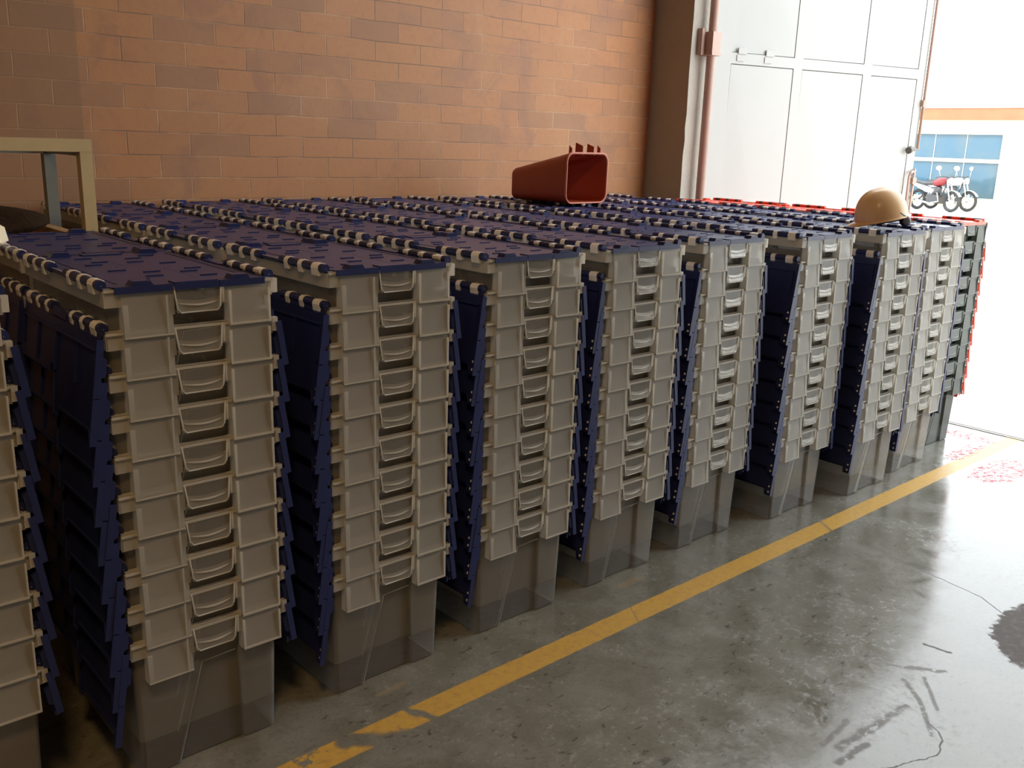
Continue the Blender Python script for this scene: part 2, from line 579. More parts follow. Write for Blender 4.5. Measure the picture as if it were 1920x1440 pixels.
def tote_body():
    mb = MB()
    f = lambda z: z / TH
    rings = []
    for z, rec in ((0.0, .012), (0.005, .012), (0.10, .012), (0.20, .012), (0.272, .012), (0.282, .012), (0.33, .012), (0.365, .012), (0.382, 0.0005)):
        t = z / 0.382
        ins = 0.006 if z == 0 else 0
        hx = 0.1795 + 0.0095 * t - ins
        hy = 0.2690 + 0.0095 * t - ins
        xl = (-0.086 + 0.070 * min(1, z / 0.28)) if z < .28 else -0.052
        xr = (0.090 - 0.015 * min(1, z / 0.28)) if z < .28 else 0.080
        rings.append(wall_ring(z, hx, hy, rec, xl, xr))
    mb.loft(rings, 2, False, True, False)
    for s_ in (1, -1):
        mb.tube([(s_ * -0.0875, s_ * -0.2705, 0.002), (s_ * -0.0185, s_ * -0.2775, 0.272), (s_ * 0.070, s_ * -0.2775, 0.276)], 0.0013, 1, 5)
    # flat rim ledge between wall and outer lip
    zt = 0.384
    inner = [(p[0], p[1], zt) for p in wall_ring(0.38, 0.189, 0.2785, 0.0005, -0.016, 0.075)]
    outer = []
    for p in inner:
        outer.append((max(-0.1945, min(0.1945, p[0] * 1.2)) if abs(p[0]) > .15 else p[0],
                      max(-0.2965, min(0.2965, p[1] * 1.2)) if abs(p[1]) > .2 else p[1], zt))
    mb.loft([inner, outer], 1, False)
    # lip band along the long sides (lip 42 mm deep, ends turned round the corner)
    for s in (-1, 1):
        def bx(a0, a1, y0, y1, z0, z1, m):
            mb.box(min(s * a0, s * a1), max(s * a0, s * a1), y0, y1, z0, z1, m)
        bx(0.1925, 0.1945, -0.294, 0.294, TH - 0.050, TH - 0.014, 1)
        bx(0.188, 0.1925, -0.27, 0.27, TH - 0.052, TH - 0.050, 0)

    def end(T, mb):
        def quad(x0, x1, z0, z1, y0, y1, m=0):
            mb.face([T(x0, y1, z0), T(x1, y1, z0), T(x1, y0, z1), T(x0, y0, z1)], m)
        zt_ = TH - 0.010
        # corner ears
        for (a, b) in ((0.004, 0.040), (0.385, 0.397)):
            quad(a, b, TH - 0.050, zt_, 0.006, 0.006, 1)
        # left apron
        la, lb = 0.040, 0.150
        zb = TH - 0.120
        quad(la, lb, zb, zt_, 0.004, -0.004, 0)
        # return walls of the apron
        for xx, mm in ((la, 1), (lb, 0)):
            mb.face([T(xx, -0.004, zb), T(xx, 0.030, zb), T(xx, 0.024, zt_), T(xx, 0.004, zt_)], mm)
        pbox(mb, T, la, la + 0.011, -0.0045, 0.0, zb, TH - 0.045, 0)
        pbox(mb, T, la, lb, -0.0050, -0.0015, zb, zb + 0.0035, 1)
        pbox(mb, T, lb - 0.014, lb - 0.011, -0.0050, -0.0015, zb + .003, TH - .030, 0)
        # right apron with raised bead frame
        ra, rb = 0.283, 0.387
        zr = TH - 0.112
        quad(ra, rb, zr, zt_, 0.003, -0.004, 0)
        for xx in (ra, rb):
            mb.face([T(xx, -0.004, zr), T(xx, 0.030, zr), T(xx, 0.024, zt_), T(xx, 0.003, zt_)], 1)
        pbox(mb, T, ra, rb, -0.0065, 0.0, zr, zr + 0.005, 1)
        pbox(mb, T, ra, ra + 0.0055, -0.0060, 0.0, zr, TH - .030, 1)
        pbox(mb, T, rb - 0.0035, rb, -0.0060, 0.0, zr, TH - .030, 1)
        # ledge between the aprons, above and beside the hand grip
        pbox(mb, T, 0.004, 0.396, 0.000, 0.004, TH - 0.016, TH - 0.010, 1)
        quad(0.150, 0.156, TH - 0.075, zt_, 0.004, 0.002, 0)
        quad(0.266, 0.283, TH - 0.060, zt_, 0.004, 0.002, 0)
        pbox(mb, T, 0.268, 0.272, -0.003, 0.001, TH - 0.055, TH - 0.012, 1)
        # little ear outside the right corner
        pbox(mb, T, 0.395, 0.4075, -0.002, 0.013, TH - 0.044, TH - 0.010, 1)
    both_ends(end, mb)
    return mb


def tote_handle():
    """hand grip of one end: open cup with curved floor and bead outline (front end; turned for the back)"""
    mb = MB()
    T = lambda x, y, z: (x - HX, y - HY, z)
    x0, x1, zt_, zb = 0.155, 0.266, TH - 0.012, TH - 0.073
    d = 0.006
    # front plate
    mb.face([T(x0, .002, zt_), T(x0 + d, -.004, zb), T(x1 - d, -.004, zb), T(x1, .002, zt_)], 2)
    low = [T(x0 + d, -.0015, zb)]
    for k in range(9):
        t = k / 8
        low.append(T(x0 + d * .5 + (x1 - x0 - d) * t, .0005, TH - 0.040 - 0.007 * math.sin(math.pi * t)))
    low.append(T(x1 - d, -.0015, zb))
    mb.face(low, 0)
    # outline bead
    path = [T(x0, -.0005, zt_), T(x0 + d - .001, -.005, zb + .010), T(x0 + d + .007, -.0055, zb + .001),
            T(x1 - d - .007, -.0055, zb + .001), T(x1 - d + .001, -.005, zb + .010), T(x1, -.0005, zt_)]
    mb.tube(path, 0.0019, 1, 6)
    # curved grip shelf bellying towards the front
    n = 10
    rows = []
    for k in range(n + 1):
        t = k / n
        x = x0 + .008 + (x1 - x0 - .016) * t
        bel = math.sin(math.pi * t)
        zc = TH - 0.050 - 0.006 * bel
        rows.append([T(x, .003, zc + .002), T(x, -.0012 - .0055 * bel, zc), T(x, -.0008 - .0055 * bel, zc - .003), T(x, .003, zc - .004)])
    mb.loft([list(r) for r in rows], 1, True, closed=False)
    # underside closing to the wall
    mb.face([T(x0 + d, -.004, zb), T(x1 - d, -.004, zb), T(x1 - d, .014, zb + .004), T(x0 + d, .014, zb + .004)], 1)
    return mb


# rhythm of the hinge along one long side (distance from the end, width)
LUGS = [(0.036, 0.070), (0.120, 0.140), (0.194, 0.214)]
KNUX = [(0.016, 0.0345), (0.0715, 0.1185), (0.1415, 0.1925), (0.2155, 0.243)]


def ngon(r, n=10, z=0.0, x=0.0):
    return [(x + r * math.cos(2 * math.pi * (k + .5) / n), z + r * math.sin(2 * math.pi * (k + .5) / n)) for k in range(n)]


HZ = TH - 0.002          # hinge axis height
HA = 0.196               # hinge axis distance from the middle


def hinge_lugs():
    """white lugs along the left long side threaded on a thin pin, axis at the origin: one connected piece"""
    mb = MB()
    lug = [(0.0124 * math.cos(a), 0.0124 * math.sin(a)) for a in (R(q) for q in (60, 100, 140, 180))]
    lug += [(-0.0098, -0.020), (0.004, -0.020), (0.0104, -0.003), (0.0150, 0.0015), (0.0150, 0.0085), (0.0095, 0.0112)]
    pin = [(p[0] * .05, p[1] * .03) for p in lug]
    rings = [[(p[0], .014 - HY, p[1]) for p in pin]]
    spans = LUGS + [(TL - b, TL - a) for a, b in reversed(LUGS)]
    for a, b in spans:
        for y, pr in ((a - .0002, pin), (a, lug), (b, lug), (b + .0002, pin)):
            rings.append([(p[0], y - HY, p[1]) for p in pr])
    rings.append([(p[0], TL - .014 - HY, p[1]) for p in pin])
    mb.loft(rings, 0, False, True, True)
    return mb


def lid_mesh():
    """left lid leaf in its closed pose, hinge axis at the origin, leaf towards +x; hinge along y"""
    mb = MB()
    ox = HX - HA                                   # 0.010: tote x of the axis
    X = lambda x: x - ox
    Y = lambda y: y - HY
    zt, zb = -0.0035, -0.0058                      # leaf lies a little below the hinge bars
    prof = [(0.004, .262), (0.026, .262), (0.034, .236), (0.262, .236), (0.268, .258), (0.290, .258), (0.299, .205)]
    prof = prof + [(0.6 - y, 0.4 - x) for (y, x) in reversed(prof)]
    gp = 0.0006
    edge = [(Y(y), X(x) - gp) for (y, x) in prof]
    x_in = X(0.0245)
    # plate as strips following the seam
    for (ya, xa), (yb, xb) in zip(edge[:-1], edge[1:]):
        if abs(yb - ya) < 1e-6:
            yb += 1e-4
        mb.face([(x_in, ya, zt), (xa, ya, zt), (xb, yb, zt), (x_in, yb, zt)])
        mb.face([(x_in, ya, zb), (x_in, yb, zb), (xb, yb, zb), (xa, ya, zb)])
        mb.face([(xa, ya, zt), (xa, ya, -0.010), (xb, yb, -0.010), (xb, yb, zt)])
        mb.face([(xa - .004, ya, zb), (xa - .004, ya, -0.010), (xb - .004, yb, -0.010), (xb - .004, yb, zb)])
    mb.box(x_in - .002, x_in, Y(.006), Y(.594), -.0075, zt)
    # knuckles and their webs to the plate
    for a, b in KNUX:
        for y0, y1 in ((a, b), (TL - b, TL - a)):
            mb.poly(ngon(0.0119, 12), 'y', Y(y0), Y(y1), 0)
            mb.box(0.0, x_in, Y(y0) + .0005, Y(y1) - .0005, zb - .001, zt - .0002)
    mb.box(-.004, x_in, Y(.246), Y(.354), -.0075, zt + 0.0030)
    # end lips, front (long) and back (short)
    def lip(xa, xb, yy, s):
        a, b = sorted((yy - s * .004, yy + s * .0005))
        mb.box(X(xa), X(xb), a, b, -0.0180, zt + .001)
    lip(0.025, 0.154, Y(0.000), 1)
    lip(0.1565, 0.2615, Y(0.000), 1)
    lip(0.025, 0.137, Y(0.600), -1)
    # little step of the middle length
    mb.box(X(.158), X(.2605), Y(.0), Y(.036), zt, zt + .003)
    # raised stacking blocks on both ends
    for yy, s in ((Y(0), 1), (Y(.6), -1)):
        a, b = sorted((yy - s * .0005, yy + s * .030))
        pts = [(X(.060), zt), (X(.068), zt + .011), (X(.104), zt + .011), (X(.112), zt)]
        mb.poly(pts, 'y', a, b)
    # raised panel borders and cross ribs on top
    mb.box(X(.046), X(.049), Y(.05), Y(.55), zt, zt + .0012)
    for yy, xa in ((.085, .095), (.13, .145), (.20, .165), (.25, .10), (.37, .085), (.42, .115), (.50, .10)):
        mb.box(X(xa), X(xa + .040), Y(yy), Y(yy + .008), zt, zt + .0028)
    # two pale discs near the long tooth, for holes showing the white body behind
    for xa in (.222, .246):
        mb.loft([[(X(xa) + q_ * math.cos(t), Y(.014) + q_ * math.sin(t), zz) for t in (2 * math.pi * j / 8 for j in range(8))] for zz, q_ in ((zb, .0042), (zb - .0025, .0042))], 1, False, True, True)
    # underside ribs
    mb.box(X(.052), X(.055), Y(.02), Y(.58), -0.0115, zb)
    for yy in (.02, .15, .30, .45, .576):
        mb.box(X(.052), X(.150), Y(yy), Y(yy + .004), -0.0115, zb)
    return mb


def make_tote_meshes(wall, sheet, thick, lug, lid, suffix):
    return dict(body=tote_body().mesh('tote_body' + suffix, [sheet, thick, wall]),
                handle=tote_handle().mesh('tote_handle' + suffix, [sheet, thick, wall]),
                lugs=hinge_lugs().mesh('hinge_lugs' + suffix, [lug]),
                lid=lid_mesh().mesh('tote_lid' + suffix, [lid, lug]))


MB_CLEAR = make_tote_meshes(MT['wall'], MT['sheet'], MT['thick'], MT['lug'], MT['blue'], '')
MB_RED = make_tote_meshes(MT['gwall'], MT['gsheet'], MT['gthick'], MT['glug'], MT['red'], '_grey')


def add(name, me, parent, loc=(0, 0, 0), rot=(0, 0, 0)):
    o = bpy.data.objects.new(name, me)
    o.location = loc
    o.rotation_euler = rot
    col.objects.link(o)
    o.parent = parent
    return o


def tote(loc, rz, is_open, meshes, label, group, tiltL=8.5, tiltR=8.5):
    root = empty('storage_tote', loc, rz, label, 'storage tote', group)
    b = add('body', meshes['body'], root)
    add('handle', meshes['handle'], b)
    add('handle', meshes['handle'], b, (0, 0, 0), (0, 0, math.pi))
    add('hinge', meshes['lugs'], b, (-HA, 0, HZ))
    add('hinge', meshes['lugs'], b, (HA, 0, HZ), (0, 0, math.pi))
    aL = -R(270 - tiltL) if is_open else 0
    aR = -R(270 - tiltR) if is_open else 0
    add('lid', meshes['lid'], root, (-HA, 0, HZ), (0, aL, 0))
    add('lid', meshes['lid'], root, (HA, 0, HZ), (0, aR, math.pi))
    return root


ORD = ['', 'first', 'second', 'third', 'fourth', 'fifth', 'sixth', 'seventh', 'eighth', 'ninth', 'tenth']
XS = [-0.470, 0.1101, 0.6672, 1.2053, 1.7298, 2.2619, 2.8381, 3.3884, 3.8776, 4.372]
YS = [0.030, -0.0045, 0.0119, 0.0246, 0.0364, 0.0458, -0.0086, -0.0699, -0.0358, 0.060]
ROWS = [1, 2, 4, 4, 4, 4, 4, 4, 4, 3]
TILT = [(8.6, 8.6), (8.6, 8.6), (8.6, 8.6), (8.6, 8.2), (8, 8), (8.6, 8.6), (8.6, 8.6), (8.6, 4), (4, 6), (5, 15)]
ROWP = 0.612
hidden = []      # (x, y, z, rz) of the totes the photo shows nothing of
random.seed(11)
for ci in range(10):
    redc = ci == 9
    meshes = MB_RED if redc else MB_CLEAR
    grp = 'grey totes with red lids' if redc else 'clear totes with blue lids'
    for row in range(ROWS[ci]):
        sx = XS[ci] + TW / 2 + (random.uniform(-.006, .006) if row else 0)
        sy = YS[ci] + TL / 2 + row * ROWP + (random.uniform(-.004, .004) if row else 0)
        srz = R(random.uniform(-.35, .35))
        for k in range(10):          # k = 0 is the top tote
            z = PITCH * (9 - k)
            x = sx + random.uniform(-.0012, .0012)
            y = sy + random.uniform(-.0008, .0008)
            full = row == 0 or (ci == 1)
            nvis = 3 if ci in (2,) else 2
            if not full and k >= nvis:
                hidden.append((x, y, z, srz, redc))
                continue
            body = 'grey' if redc else 'clear'
            lidc = 'red' if redc else 'blue'
            if row == 0:
                if k == 0:
                    lab = f'{body} tote with closed {lidc} lids topping the {ORD[ci + 1]} front stack from left'
                else:
                    lab = f'{body} tote with hanging {lidc} lids, {ORD[k + 1]} from top, {ORD[ci + 1]} front stack from left'
            else:
                if k == 0:
                    lab = f'{body} tote with closed {lidc} lids topping {ORD[row + 1]}-row stack, {ORD[ci + 1]} column from left'
                else:
                    lab = f'{body} tote, open {lidc} lids, {ORD[k + 1]} from top of {ORD[row + 1]}-row stack, {ORD[ci + 1]} column from left'
            tote((x, y, z), srz + R(random.uniform(-.12, .12)), k > 0, meshes, lab, grp,
                 TILT[ci][0] + random.uniform(-.4, .4), TILT[ci][1] + random.uniform(-.4, .4))

# everything nested below the visible ones in the rows behind, past three hundred: one mass
mb = MB()
for (x, y, z, rz, redc) in hidden:
    mo, ml = (2, 3) if redc else (0, 1)
    rings = []
    for zz, hx, hy in ((0, .1755, .2705), (.006, .1795, .2765), (.382, .189, .286), (.384, .1965, .2965), (.34, .1965, .2965)):
        rings.append([(x + p[0], y + p[1], z + zz) for p in rrect(0, 0, hx, hy, .02, 1)])
    mb.loft(rings, mo, False, True, False)
    for s in (-1, 1):
        T = Matrix.Translation((x + s * HA, y, z + HZ)) @ Matrix.Rotation(-s * R(8), 4, 'Y')
        mb.box(-.004, .004, -.294, .294, -.235, .009, ml, T)
o = mb.build('nested_totes', [MT['sheet'], MT['blue'], MT['gsheet'], MT['red']])
tag(o, 'nested totes with hanging lids filling the stacks of the rows behind the front row', 'storage totes', None, 'stuff')
# ------------------------------------------------------------------ doorway: post, leaf
HT = 9 * PITCH + TH          # top of the stacks, 1.243 m

mb = MB()
mb.tube([(4.912, 2.102, 0), (4.912, 2.102, 5.9)], 0.030, 0, 12)
o = struct('trim_2', mb, MT['post'])
mb = MB()
mb.box(4.868, 4.956, 2.062, 2.166, 2.20, 2.34)
mb.box(4.83, 4.87, 2.125, 2.166, 2.19, 2.36)
mb.box(4.862, 4.962, 2.056, 2.166, 2.188, 2.202)
b_ = mb.build('bracket', MT['post'], o)

leaf = empty('door_1', (5.02, 2.12, 0), R(-15))
leaf['kind'] = 'structure'
xs_ = [-0.045, 0.114, 0.690, 0.773, 1.380, 1.465, 1.965, 2.05]
zs_ = [0.04, 0.18, 2.155, 2.228, 4.02, 4.12]
mb = MB()
for a, b in ((0, 1), (2, 3), (4, 5), (6, 7)):
    mb.box(xs_[a], xs_[b], 0, 0.05, zs_[0], zs_[5])
for a, b in ((0, 1), (2, 3), (4, 5)):
    for p, q in ((1, 2), (3, 4), (5, 6)):
        mb.box(xs_[p], xs_[q], 0.0, 0.05, zs_[a], zs_[b])
mb.build('frame', MT['door_white'], leaf)
for p, q in ((1, 2), (3, 4), (5, 6)):
    for a, b in ((1, 2), (3, 4)):
        x0, x1, z0, z1 = xs_[p] + .005, xs_[q] - .005, zs_[a] + .005, zs_[b] - .005
        mb = MB()
        # sheet with a fold line running from the top left to the bottom right corner
        c = [(x0, .003, z0), (x1, .003, z0), (x1, .003, z1), (x0, .003, z1)]
        lowl = (x0 + .01, .022 if p < 5 else .010, z0 + .01)
        mb.face([c[3], (x0, .016, z0), c[1]])
        mb.face([c[3], c[1], c[2]])
        mb.face([(x0, .04, z0), (x1, .04, z0), (x1, .04, z1), (x0, .04, z1)])
        for u, v in ((c[3], c[2]), (c[2], c[1]), (c[1], (x0, .016, z0)), ((x0, .016, z0), c[3])):
            mb.face([u, v, (v[0], .04, v[2]), (u[0], .04, u[2])])
        mb.build('panel', MT['door_white'], leaf)
mb = MB()
for x in (xs_[1], xs_[2], xs_[3], xs_[4], xs_[5], xs_[6]):
    mb.box(x - .002, x + .002, 0.012, 0.045, zs_[1], zs_[4])
for z in (zs_[2], zs_[3], zs_[1], zs_[4]):
    mb.box(xs_[1], xs_[6], 0.0125, 0.045, z - .0025, z + .0025)
mb.build('seam', MT['dark_gap'], leaf)
mb = MB()
mb.tube([(2.058, -.012, 1.62), (2.058, -.012, 4.3)], 0.011, 0, 8)
mb.tube([(2.058, -.012, 0.20), (2.058, -.012, 1.47)], 0.011, 0, 8)
for z in (1.95, 2.9, 3.8, 0.6, 1.35):
    mb.box(2.035, 2.075, -.03, .02, z, z + .05)
mb.build('locking_rod', MT['post'], leaf)
mb = MB()
mb.tube([(2.05, -.012, 1.45), (1.99, -.035, 1.44), (1.975, -.04, 1.41), (1.975, -.04, .98), (1.99, -.03, .95), (2.05, -.012, .94)], 0.010, 0, 8)
mb.build('handle', MT['post'], leaf)
mb = MB()
mb.tube([(1.95, -.035, 1.62), (2.03, -.02, 1.62)], 0.014, 0, 8)
mb.tube([(1.925, -.04, 1.61), (1.955, -.035, 1.62)], 0.028, 0, 8)
mb.build('bolt', MT['steel'], leaf)
mb = MB()
for xx in (0.17, 0.42):
    mb.box(xx, xx + .075, -.006, .004, 2.222, 2.262)
    mb.box(xx - .01, xx + .055, -.005, .002, 2.175, 2.215)
mb.build('latch', MT['door_white'], leaf)
mb = MB()
mb.tube([(-.04, .0, 0.6), (-.04, .0, 0.75)], 0.02, 0, 8)
mb.tube([(-.04, .0, 2.9), (-.04, .0, 3.05)], 0.02, 0, 8)
mb.build('hinge', MT['post'], leaf)

# ------------------------------------------------------------------ waste bin lying on the lids
MT['bin'] = simple('rust_red_painted_plastic', (0.36, 0.055, 0.022), 0.42, 0.15, 6, 0.03)
MT['bin_edge'] = simple('worn_bin_rim', (0.50, 0.14, 0.07), 0.5, 0.15, 20)
bn = empty('waste_bin', (3.255, 1.62, HT + 0.0115), R(5), 'rust-red tapered square waste bin lying on its side on the lids by the brick wall', 'bin')


def bring(y, hw, h, r, zb=0.0, n=5):
    return [(p[0], y, p[1] + zb + h / 2) for p in rrect(0, 0, hw, h / 2, r, n)]


mb = MB()
mb.loft([bring(.000, .178, .272, .05), bring(.004, .1795, .2745, .052), bring(.03, .174, .268, .05), bring(.44, .128, .176, .035), bring(.455, .120, .160, .03, .008)], 0, True, False, True)
mb.loft([bring(.000, .170, .256, .045, .008), bring(.03, .167, .254, .045, .007), bring(.44, .121, .162, .03, .007)], 0, True, False, True)
mb.build('shell', MT['bin'], bn)
mb = MB()
mb.loft([bring(-.001, .170, .256, .045, .008), bring(-.006, .173, .262, .047, .005), bring(-.006, .180, .276, .052, -.002 + .002), bring(.004, .181, .276, .052, 0)], 0, True)
mb.build('rim', MT['bin_edge'], bn)
for (x, dy, hh_) in ((-.128, .024, .050), (-.036, .056, .064), (.060, .052, .060), (.118, .026, .054)):
    mb = MB()
    mb.poly([(.004, .262), (.004, .262 + hh_ * .72), (.010, .262 + hh_ * .76), (dy, .262 + hh_), (dy + .003, .250)], 'x', x - .004, x + .004)
    mb.build('hanging_hook', MT['bin'], bn)

# ------------------------------------------------------------------ hard hat with ear defenders
MT['hat'] = simple('cream_yellow_hard_hat', (0.88, 0.57, 0.29), 0.28, 0.04, 4)
MT['black'] = simple('black_rubber', (0.012, 0.013, 0.018), 0.35)
MT['smoke'] = simple('grey_clear_visor', (0.20, 0.20, 0.23), 0.15)
hh = empty('hard_hat', (3.64, 0.085, HT + 0.010), R(138.5), 'cream-yellow hard hat resting tilted on the blue lids near the doorway', 'helmet')


def hat_pt(a, t):
    """a: angle round the rim (0 = front), t: 0 rim .. 1 crown"""
    e = math.cos(t * math.pi / 2) ** 0.80
    rx, ry = 0.120, 0.098
    z = 0.136 * math.sin(t * math.pi / 2) ** 0.92
    return rx * e * math.cos(a), ry * e * math.sin(a), z


tiltM = Matrix.Rotation(R(12.5), 4, 'Y')
mb = MB()
N = 40
rings = []
for k in range(13):
    t = k / 12 * 0.985
    ring = []
    for j in range(N):
        a = 2 * math.pi * j / N
        x, y, z = hat_pt(a, t)
        ridge = math.exp(-(y / 0.016) ** 2) * 0.006 * (1 if z > .04 else z / .04)
        ridge += 0.003 * math.exp(-((abs(y) - .040) / 0.009) ** 2) * (1 if z > .04 else z / .04)
        z += ridge
        ring.append(tiltM @ Vector((x, y, z)))
    rings.append(ring)
mb.loft(rings, 0, True, False, True)
mb.loft([[p * 0.965 for p in r] for r in rings], 0, True, False, True)
mb.build('shell', MT['hat'], hh).location = (0, 0, 0.030)
mb = MB()
r0, r1, r2_, r3 = [], [], [], []
for j in range(N):
    a = 2 * math.pi * j / N
    x, y, z = hat_pt(a, 0)
    f = max(0, math.cos(a)) ** 3
    ex = 0.007 + 0.034 * f + .006 * max(0, -math.cos(a)) ** 4
    d = Vector((math.cos(a), math.sin(a), 0))
    r0.append(tiltM @ (Vector((x, y, .004)) * 0.985))
    r1.append(tiltM @ (Vector((x, y, -.003 - .006 * f)) + d * ex))
    r2_.append(tiltM @ (Vector((x, y, -.006 - .006 * f)) + d * ex))
    r3.append(tiltM @ (Vector((x, y, -.001)) * 0.965))
mb.loft([r0, r1, r2_, r3], 0, True)
mb.build('brim', MT['hat'], hh).location = (0, 0, 0.030)
mb = MB()
for s in (1,):
    mb.loft([[(-.085 + a_[0] * k_, .060 + yy, .026 + a_[1] * k_) for a_ in [(math.cos(t), math.sin(t)) for t in (2 * math.pi * j / 18 for j in range(18))]]
             for yy, k_ in ((-.018, .006), (-.016, .020), (0, .025), (.012, .024), (.020, .018), (.022, .004))], 0, True, True, True)
mb.tube([(-.085, .070, .045), (-.05, .082, .062), (0.0, .088, .066)], .005, 0, 6)
mb.build('ear_defender', MT['black'], hh)
mb = MB()
mb.loft([[(-.085 + math.cos(t) * k_, .060 + yy, .026 + math.sin(t) * k_) for t in (2 * math.pi * j / 18 for j in range(18))] for yy, k_ in ((.022, .017), (.0245, .014), (.0245, .002))], 0, True, False, True)
mb.build('ear_cap', MT['smoke'], hh)
mb = MB()
mb.loft([[tiltM @ (Vector((.104 * math.cos(a), .085 * math.sin(a), z)) * 1) for a in (2 * math.pi * j / 24 for j in range(24))] for z in (-.012, .006)], 0, True)
mb.build('headband', MT['black'], hh).location = (0, 0, 0.028)

# ------------------------------------------------------------------ cream plastic piece at the left edge
MT['cream'] = simple('cream_moulded_plastic', (0.86, 0.74, 0.52), 0.4, 0.05)
mb = MB()
rows = []
for k in range(9):
    t = k / 8
    a = math.pi * t
    rows.append([(-.10 + .085 * (1 - math.cos(a)) / 1, yy * (1 - .12 * math.sin(a)) , .012 + .046 * math.sin(a) ** 0.6 - (.012 if k in (0, 8) else 0)) for yy in (-.06, -.055, -.03, 0, .03, .055, .06)])
mb.loft(rows, 0, True, closed=False)
mb.loft([[(x * .95 - .001, y * .93, z - .004) for x, y, z in r] for r in rows], 0, True, closed=False)
for rr_ in (rows[0], rows[-1]):
    pass
o = mb.build('plastic_cover', MT['cream'])
o.location = (0.060, 0.86, HT + .010)
o.rotation_euler = (0, 0, R(-30))
tag(o, 'cream rounded plastic cover lying on the blue lids at the left edge of the photo', 'cover')

# ------------------------------------------------------------------ tube frame rack with sack
MT['beige'] = simple('cream_painted_tube', (0.58, 0.45, 0.24), 0.5, 0.08, 20)
MT['greyp'] = simple('grey_painted_tube', (0.20, 0.21, 0.19), 0.5, 0.1, 20)
MT['board'] = simple('raw_timber_board', (0.40, 0.25, 0.11), 0.7, 0.3, 8)
MT['sack'] = simple('dark_brown_sackcloth', (0.030, 0.017, 0.009), 1.0, 0.4, 14, 0.6, **{'Specular IOR Level': 0.1})
rk = empty('tube_frame_rack', (0.1, 1.5, 0), 0, 'cream square-tube rack standing behind the leftmost full stacks against the brick wall', 'rack')
rk.location = (0.10, 1.50, 0)


def rel(o_):
    pass


def part(name, mb_, mat, par):
    ob = mb_.build(name, mat, par)
    ob.location = (-par.location[0], -par.location[1], -par.location[2])
    return ob


TR = 0.020
for (x, y, mt) in ((0.507, 1.30, 'beige'), (-0.42, 1.30, 'beige'), (0.507, 1.705, 'greyp'), (-0.42, 1.705, 'greyp')):
    mb = MB()
    top = 1.532 if y < 1.5 else 1.512
    mb.box(x - TR, x + TR, y - TR, y + TR, 0, top)
    part('leg', mb, MT[mt], rk)
mb = MB()
mb.box(-0.44, .527, 1.30 - TR - .001, 1.30 + TR, 1.492, 1.533)
part('top_rail', mb, MT['beige'], rk)
mb = MB()
mb.box(-0.44, .527, 1.685, 1.725, 1.475, 1.512)
part('top_rail', mb, MT['greyp'], rk)
for xa in (.490, -.437):
    mb = MB()
    mb.box(xa, xa + .034, 1.32, 1.685, 1.478, 1.508)
    part('side_rail', mb, MT['greyp'], rk)
mb = MB()
mb.box(-.44, .53, 1.322, 1.684, 1.165, 1.190)
part('shelf', mb, MT['board'], rk)
mb = MB()
mb.box(.445, .485, 1.325, 1.80, 1.190, 1.222)
part('cross_slat', mb, MT['board'], rk)
mb = MB()
rings = []
random.seed(5)
for k in range(9):
    t = k / 8
    rz_ = math.sin(math.pi * (0.10 + 0.86 * t)) ** 0.6
    ring = []
    for j in range(20):
        a = 2 * math.pi * j / 20
        wv = 1 + .10 * math.sin(3 * a + 2 * t) + .05 * math.sin(7 * a - 5 * t)
        ring.append((0.12 + .30 * rz_ * wv * math.cos(a), 1.51 + .175 * rz_ * wv * math.sin(a), 1.191 + .105 * t + .02 * math.sin(2 * a + 1) * t))
    rings.append(ring)
mb.loft(rings, 0, True, True, True)
o = mb.build('sack', MT['sack'])
tag(o, 'dark brown crumpled sack lying on the shelf of the cream tube rack', 'sack')

# ------------------------------------------------------------------ outside: building, motorcycles, kerb
MT['fac'] = simple('cream_yellow_render', (0.72, 0.62, 0.36), 0.8, 0.06, 1.0)
MT['band'] = simple('orange_brick_band', (0.30, 0.13, 0.065), 0.8, 0.2, 3)
MT['bframe'] = simple('cream_window_frame', (0.55, 0.50, 0.30), 0.6)
MT['bwhite'] = simple('white_window_surround', (0.8, 0.8, 0.78), 0.6)
m, nt, out = new_mat('blue_tinted_glass')
g = G(nt)
P_, gx, gy, gz = g.coords()
c_ = g.mix(g.ramp(g.noise(P_, 0.7, 3), .35, .65), (0.045, 0.110, 0.165), (0.080, 0.125, 0.150))
g.l(g.principled(c_, 0.12), out.inputs[0])
MT['bglass'] = m
BX = 30.0
bd = empty('building', (BX, 8, 0), 0, 'low cream building with an orange brick band and blue windows across the yard', 'building')
mb = MB()
WY0, WY1, WZ0, WZ1 = 10.02, 14.6, 0.36, 2.29
mb.box(BX, BX + 8, -10, WY0, 0, 2.72)
mb.box(BX, BX + 8, WY1, 30, 0, 2.72)
mb.box(BX, BX + 8, WY0, WY1, 0, WZ0)
mb.box(BX, BX + 8, WY0, WY1, WZ1, 2.72)
part('wall', mb, MT['fac'], bd)
mb = MB()
mb.box(BX - .03, BX + 8, -10, 30, 2.72, 3.08)
part('brick_band', mb, MT['band'], bd)
mb = MB()
mb.box(BX - .06, BX + 8.1, -10.1, 30.1, 3.08, 3.12)
part('roof', mb, MT['bwhite'], bd)
mb = MB()
mb.box(BX + .08, BX + .14, WY0, WY1, WZ0, WZ1)
wp = part('window', mb, MT['bglass'], bd)
mb = MB()
mb.box(BX + .02, BX + .08, WY0, WY1, 1.44, 1.55)
for yy in (11.1, 12.1, 13.3):
    mb.box(BX + .05, BX + .079, yy - .004, yy + .004, WZ0, WZ1, 1)
part('window_frame', mb, [MT['bframe'], MT['bwhite']], bd)
mb = MB()
mb.box(BX - .35, BX, -10, 30, 0, 0.06)
part('kerb', mb, MT['yard'], bd)

